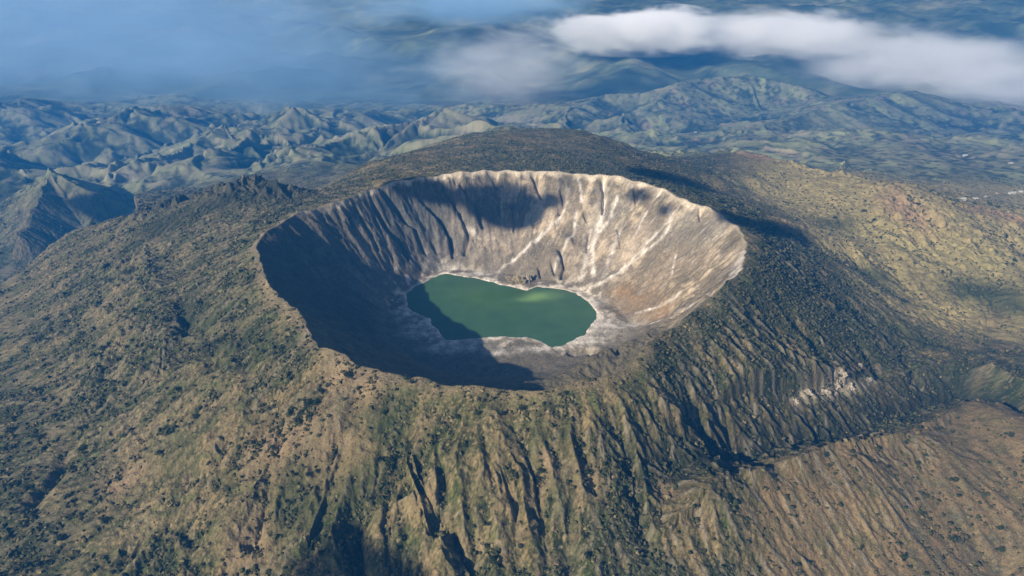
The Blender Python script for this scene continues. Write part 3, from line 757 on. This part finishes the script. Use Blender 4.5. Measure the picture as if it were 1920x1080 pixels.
# ------------------------------------------------------------------ pale rock outcrops of the gorge, the crag on the lake shore
def rock_mesh(name, rx, ry, rz, seed, mat, jag=.45, sub=4):
    import bmesh
    bm = bmesh.new(); bmesh.ops.create_icosphere(bm, subdivisions=sub, radius=1)
    P0 = np.array([v.co[:] for v in bm.verts])
    n = fbm(P0[:, 0]*2+P0[:, 2]*1.3+seed, P0[:, 1]*2-P0[:, 2]*.9, 1.3, 4, seed)
    r = ridged(P0[:, 0]*3+seed*2, P0[:, 1]*3+P0[:, 2]*.7, 1.2, 3, seed+5)
    for v, a, b in zip(bm.verts, n, r):
        k = 1+jag*a*1.4-jag*.6*b
        v.co = (v.co.x*rx*k, v.co.y*ry*k, v.co.z*rz*(k if v.co.z > 0 else .8))
    me = bpy.data.meshes.new(name); bm.to_mesh(me); bm.free(); me.materials.append(mat); return me
M_pale = surf_mat('pale_tuff', (.38, .33, .25), var=.5, vscale=.28, bump=1, bscale=.5, bdist=2)
M_crag = surf_mat('crag_rock', (.22, .18, .11), var=.5, vscale=.2, bump=1, bscale=.4, bdist=2)
for (a, b, rx, ry, rz, lab) in [
    (1489,753,5,4,6,'small white rock outcrop, leftmost above the dark gorge'),
    (1510,738,9,5,7,'slanting white rock outcrop second from the left above the gorge'),
    (1545,738,8,5,5,'low cream rock outcrop left of the tallest white cliff'),
    (1568,722,8,5,12,'tall white cliff at the middle of the gorge outcrops'),
    (1590,727,10,5,9,'broad white cliff just right of the tallest one'),
    (1580,703,6,5,6,'pinkish rock knob directly above the broad white cliff'),
    (1628,712,9,4,5,'flat white rock shelf at the right end of the gorge outcrops'),
    (1612,686,5,4,4,'small cream rock above the flat white shelf')]:
    x, y, z = locate(a, b)
    o = link('rock_outcrop', rock_mesh('rock_outcrop', rx*1.25, ry, rz, a % 37, M_pale, .95, 5)); o.location = (x, y, z-rz*.15)
    o.rotation_euler = (0, 0, random.uniform(-.2, .5)); tag(o, lab, 'rock outcrop', 'pale rock outcrops above the gorge')
x, y = W(968, 533, ZL)
o = link('rock_crag', rock_mesh('rock_crag', 30, 15, 21, 9, M_crag, .7)); o.location = (x, y+8, ZL-1); tag(o, 'brown jagged rock crag on the far lake shore with pale ledge', 'rock')
x, y = W(992, 530, ZL)
o = link('rock_pinnacle', rock_mesh('rock_pinnacle', 8, 10, 24, 14, M_pale, .6)); o.location = (x, y+8, ZL-1); tag(o, 'pale upright rock pinnacle beside the brown crag at the far lake shore', 'rock')
print("rocks", time.time()-T0)

# ------------------------------------------------------------------ farm houses on the plain at the far right
M_wall = surf_mat('white_render', (.42, .40, .35), var=.1, vscale=.5); M_dark = surf_mat('dark_opening', (.03, .03, .035), var=.1)
roofm = [surf_mat('pale_sheet_roof', (.48, .47, .44), var=.08, vscale=.5, rough=.5), surf_mat('red_tile_roof', (.30, .12, .07), var=.2, vscale=1)]
def boxm(name, b, mat):
    vs = []; fs = []
    for x0, x1, y0, y1, z0, z1 in b:
        k = len(vs); vs += [(x0,y0,z0),(x1,y0,z0),(x1,y1,z0),(x0,y1,z0),(x0,y0,z1),(x1,y0,z1),(x1,y1,z1),(x0,y1,z1)]
        fs += [(k,k+3,k+2,k+1),(k+4,k+5,k+6,k+7),(k,k+1,k+5,k+4),(k+1,k+2,k+6,k+5),(k+2,k+3,k+7,k+6),(k+3,k,k+4,k+7)]
    return mesh_np(name, np.array(vs, float), np.array(fs), mat)
def house(px, py, L_, D_, h_, rz, roof, label):
    x, y, z = locate(px, py)
    r = bpy.data.objects.new('house', None); COL.objects.link(r); r.location = (x, y, z-.5); r.rotation_euler = (0, 0, rz)
    tag(r, label, 'house', 'white farm houses on the plain')
    a, b = L_/2, D_/2
    link('wall', boxm('wall', [(-a, a, -b, b, -4, h_)], M_wall), r)
    e = .6; t_ = h_+D_*.22
    vs = [(-a-e,-b-e,h_-.1),(a+e,-b-e,h_-.1),(a+e,0,t_),(-a-e,0,t_),(-a-e,b+e,h_-.1),(a+e,b+e,h_-.1),
          (-a-e,-b-e,h_+.2),(a+e,-b-e,h_+.2),(a+e,0,t_+.3),(-a-e,0,t_+.3),(-a-e,b+e,h_+.2),(a+e,b+e,h_+.2)]
    fs = [(6,7,8,9),(9,8,11,10),(0,3,2,1),(3,4,5,2),(0,1,7,6),(5,4,10,11),(1,2,8,7),(2,5,11,8),(4,3,9,10),(3,0,6,9)]
    link('roof', mesh_np('roof', np.array(vs, float), np.array(fs), roofm[roof]), r)
    for k in range(max(2, int(L_/5))):
        xx = -a+2+k*(L_-4)/max(1, int(L_/5)-1)
        link('window', boxm('window', [(xx-.6, xx+.6, -b-.05, -b+.1, 1.2, 2.4)], M_dark), r)
    link('door', boxm('door', [(-.5, .5, -b-.06, -b+.1, 0, 2.2)], M_dark), r)
house(1804,374,20,9,4,.1,0,'long white roofed house, left of the pair below the plain')
house(1827,374,16,8,4,-.1,0,'white roofed house, right of the pair below the plain')
house(1846,370,11,8,3.5,.5,0,'small pale house between the white pair and the dark grove')
house(1896,364,24,12,6,.2,0,'largest white house, right of the dark grove')
house(1913,361,14,9,4,-.3,0,'pale house at the right edge beside the largest house')
house(1870,363,13,8,3.5,.3,1,'red roofed small house left of the largest white house')
house(1893,307,17,10,4,.1,0,'bright white house farther off on the plain, near the right edge')
house(1808,293,20,10,4,-.2,0,'far pale house at the foot of the green fields')
house(1302,249,15,9,4,.2,0,'tiny lone white house in the valley behind the crater')

# ------------------------------------------------------------------ light
AZ = math.radians(224); EL = math.radians(27.5)
sd = np.array([math.cos(AZ)*math.cos(EL), math.sin(AZ)*math.cos(EL), math.sin(EL)])
sun = bpy.data.lights.new('sun', 'SUN'); sun.energy = 5.0; sun.angle = math.radians(.53); sun.color = (1.0, .885, .72)
so = bpy.data.objects.new('sun', sun); COL.objects.link(so)
from mathutils import Vector
so.rotation_euler = Vector(sd).to_track_quat('Z', 'Y').to_euler()
w = bpy.data.worlds.new("World"); sc.world = w; w.use_nodes = True; nt = w.node_tree
bg = nt.nodes['Background']; sky = nt.nodes.new('ShaderNodeTexSky'); sky.sky_type = 'NISHITA'; sky.sun_disc = False
sky.sun_elevation = EL; sky.sun_rotation = math.pi/2-AZ; sky.altitude = 1200
nt.links.new(sky.outputs[0], bg.inputs[0]); bg.inputs[1].default_value = .05

# ------------------------------------------------------------------ air
def vol_mat(name, color, dens_, aniso=0.0):
    m, nt, out = new_mat(name)
    v = nt.nodes.new('ShaderNodeVolumePrincipled'); v.inputs['Color'].default_value = (*color, 1); v.inputs['Density'].default_value = dens_
    v.inputs['Anisotropy'].default_value = 0.0
    nt.links.new(v.outputs[0], out.inputs['Volume']); return m, nt, v
mh, _, _ = vol_mat('haze_air', (.05, .36, 1.0), .88e-4)
zlow = float(H.min())-1.0
XB = 1.25*Y_SPLIT+20
hz = link('haze', boxm('haze', [(-XB, XB, CAM[1]-60, CAM[1]+Y_SPLIT+2, zlow, 575)], mh)); tag(hz, kind='stuff')

def cloud(px, py, s, sx, sy, sz, dens_, color, label, seed, scale=1.0, thr=.35, soft=1.0):
    """lumpy hull with a billowing density inside"""
    th = math.radians(26.6)+math.atan((py-540)/FPX)
    z = CAM[2]-s*math.tan(th); depth = s*math.cos(PITCH)-(z-CAM[2])*math.sin(PITCH); x = (px-960)/FPX*depth
    m, nt, v = vol_mat('cloud_vapour', color, dens_, .2)
    N = nt.nodes; L = nt.links
    tc = N.new('ShaderNodeTexCoord')
    ln = N.new('ShaderNodeVectorMath'); ln.operation = 'LENGTH'; L.new(tc.outputs['Object'], ln.inputs[0])
    mr = N.new('ShaderNodeMapRange'); mr.inputs['From Min'].default_value = 1.0; mr.inputs['From Max'].default_value = 1.0-.85*soft
    mr.inputs['To Min'].default_value = 0; mr.inputs['To Max'].default_value = 1; mr.interpolation_type = 'SMOOTHSTEP'
    L.new(ln.outputs['Value'], mr.inputs['Value'])
    geo = N.new('ShaderNodeNewGeometry')
    no = N.new('ShaderNodeTexNoise'); no.inputs['Scale'].default_value = scale/600.0; no.inputs['Detail'].default_value = 8; no.inputs['Roughness'].default_value = .66; no.inputs['Distortion'].default_value = .35
    mp = N.new('ShaderNodeVectorMath'); mp.operation = 'MULTIPLY'; mp.inputs[1].default_value = (.6, .6, 1.6)
    ad = N.new('ShaderNodeVectorMath'); ad.operation = 'ADD'; ad.inputs[1].default_value = (seed*977, seed*331, 0)
    L.new(geo.outputs['Position'], mp.inputs[0]); L.new(mp.outputs[0], ad.inputs[0]); L.new(ad.outputs[0], no.inputs['Vector'])
    n1 = N.new('ShaderNodeMath'); n1.operation = 'MULTIPLY_ADD'; n1.inputs[1].default_value = 3.0; n1.inputs[2].default_value = -1.5-(thr-.36)*6-.12
    L.new(no.outputs['Fac'], n1.inputs[0])
    a0 = N.new('ShaderNodeMath'); a0.operation = 'MULTIPLY_ADD'; a0.inputs[1].default_value = 1.35; L.new(mr.outputs[0], a0.inputs[0]); L.new(n1.outputs[0], a0.inputs[2])
    a1 = N.new('ShaderNodeMapRange'); a1.interpolation_type = 'SMOOTHSTEP'; a1.inputs['From Max'].default_value = 1.5; L.new(a0.outputs[0], a1.inputs['Value'])
    a2 = N.new('ShaderNodeMath'); a2.operation = 'MULTIPLY'; a2.inputs[1].default_value = dens_
    L.new(a1.outputs[0], a2.inputs[0]); L.new(a2.outputs[0], v.inputs['Density'])
    me = rock_mesh('cloud', 1, 1, 1, seed, m, .10, 4)
    P1 = np.empty(len(me.vertices)*3); me.vertices.foreach_get('co', P1)
    o = link('cloud', me); o.location = (x, s+CAM[1], z); o.scale = (sx, sy, sz)
    y0 = (s - sy*1.2) - Y_SPLIT
    if y0 < 40: o.location.y += 40-y0
    tag(o, label, 'cloud')
    return o
WH = (1, 1, 1)
cloud(1190, 60, 8300, 1500, 900, 330, .030, WH, 'brightest cloud bank at the top, right of the centre', 3, 1.3, .37)
cloud(1480, 66, 8500, 1700, 1000, 340, .009, WH, 'white cloud bank continuing right of the brightest one', 5, 1.2, .36)
cloud(1740, 120, 6900, 1700, 1200, 420, .0030, WH, 'thin grey white cloud reaching the upper right edge', 6, 1.6, thr=.37)
cloud(1880, 160, 5900, 1100, 700, 260, .0045, WH, 'pale low cloud at the right edge over the hills', 7, 2.2, thr=.38)
cloud(945, 128, 6100, 1000, 800, 480, .0014, WH, 'thin wisp of cloud trailing down left of the bright bank', 8, 2.4, thr=.36)
cloud(150, 50, 7200, 3600, 1900, 900, .0007, (.52, .74, 1), 'wide grey blue cloud veil over the upper left corner', 9, 1.0, thr=.30)
cloud(520, 150, 6000, 2600, 900, 600, .0006, (.50, .74, 1), 'faint blue mist between the left veil and the centre wisp', 13, 1.8, thr=.33)
cloud(880, 12, 9500, 2200, 900, 340, .002, (.5, .74, 1), 'faint cloud streak along the top centre', 10, 1.1, thr=.34)

# small clouds passing overhead, out of the picture: they throw the patches of shade
mdc, _, _ = vol_mat('dense_cloud_vapour', WH, .07, 0)
def shade_cloud(px, py, rx, ry, rz, label, alt=900, seed=1, tgt=None):
    x, y, z = locate(px, py) if tgt is None else tgt
    k = (alt-z)/sd[2]
    o = link('cloud', rock_mesh('cloud', rx, ry, rz, seed, mdc, .35, 3)); o.location = (x+sd[0]*k, y+sd[1]*k, alt)
    o.rotation_euler = (0, 0, AZ); tag(o, label, 'cloud')
shade_cloud(950, 390, 78, 100, 66, 'small cloud overhead shading the top of the far crater wall', seed=2)
shade_cloud(895, 372, 40, 50, 34, 'small cloud overhead beside the one shading the far wall', seed=12)
shade_cloud(790, 356, 50, 84, 36, 'cloud overhead shading the top of the fluted far left wall', seed=16)
shade_cloud(1030, 378, 30, 34, 26, 'small cloud overhead at the right of the one shading the far wall', seed=15)
shade_cloud(1195, 368, 26, 48, 20, 'little cloud overhead shading the upper right of the far wall', seed=3)
shade_cloud(1245, 395, 18, 26, 20, 'tiny cloud overhead just below the little one at the upper right', seed=8)
shade_cloud(740, 1092, 36, 118, 22, 'cloud overhead shading the bottom of the near slope', seed=4, alt=900)
shade_cloud(585, 1082, 26, 45, 16, 'cloud overhead shading the bottom left of the near slope', seed=5)
shade_cloud(1250, 335, 60, 120, 24, 'cloud overhead shading the woods behind the far right rim', seed=6)
shade_cloud(1440, 430, 60, 60, 40, 'cloud overhead shading the moat right of the crater', seed=7)
shade_cloud(210, 395, 90, 150, 60, 'cloud overhead shading the valley between the left peak and the flank', seed=10)

sc.view_settings.view_transform = 'Standard'; sc.view_settings.look = 'None'; sc.view_settings.gamma = 1
sc.view_settings.exposure = 0.66
sc.view_settings.use_curve_mapping = False
sc.cycles.volume_bounces = 8; sc.cycles.max_bounces = 10; sc.cycles.diffuse_bounces = 2; sc.cycles.glossy_bounces = 1
sc.cycles.volume_step_rate = 2.0; sc.cycles.volume_max_steps = 96
sc.cycles.use_denoising = True; sc.cycles.denoising_prefilter = 'ACCURATE'
print("done", time.time()-T0)
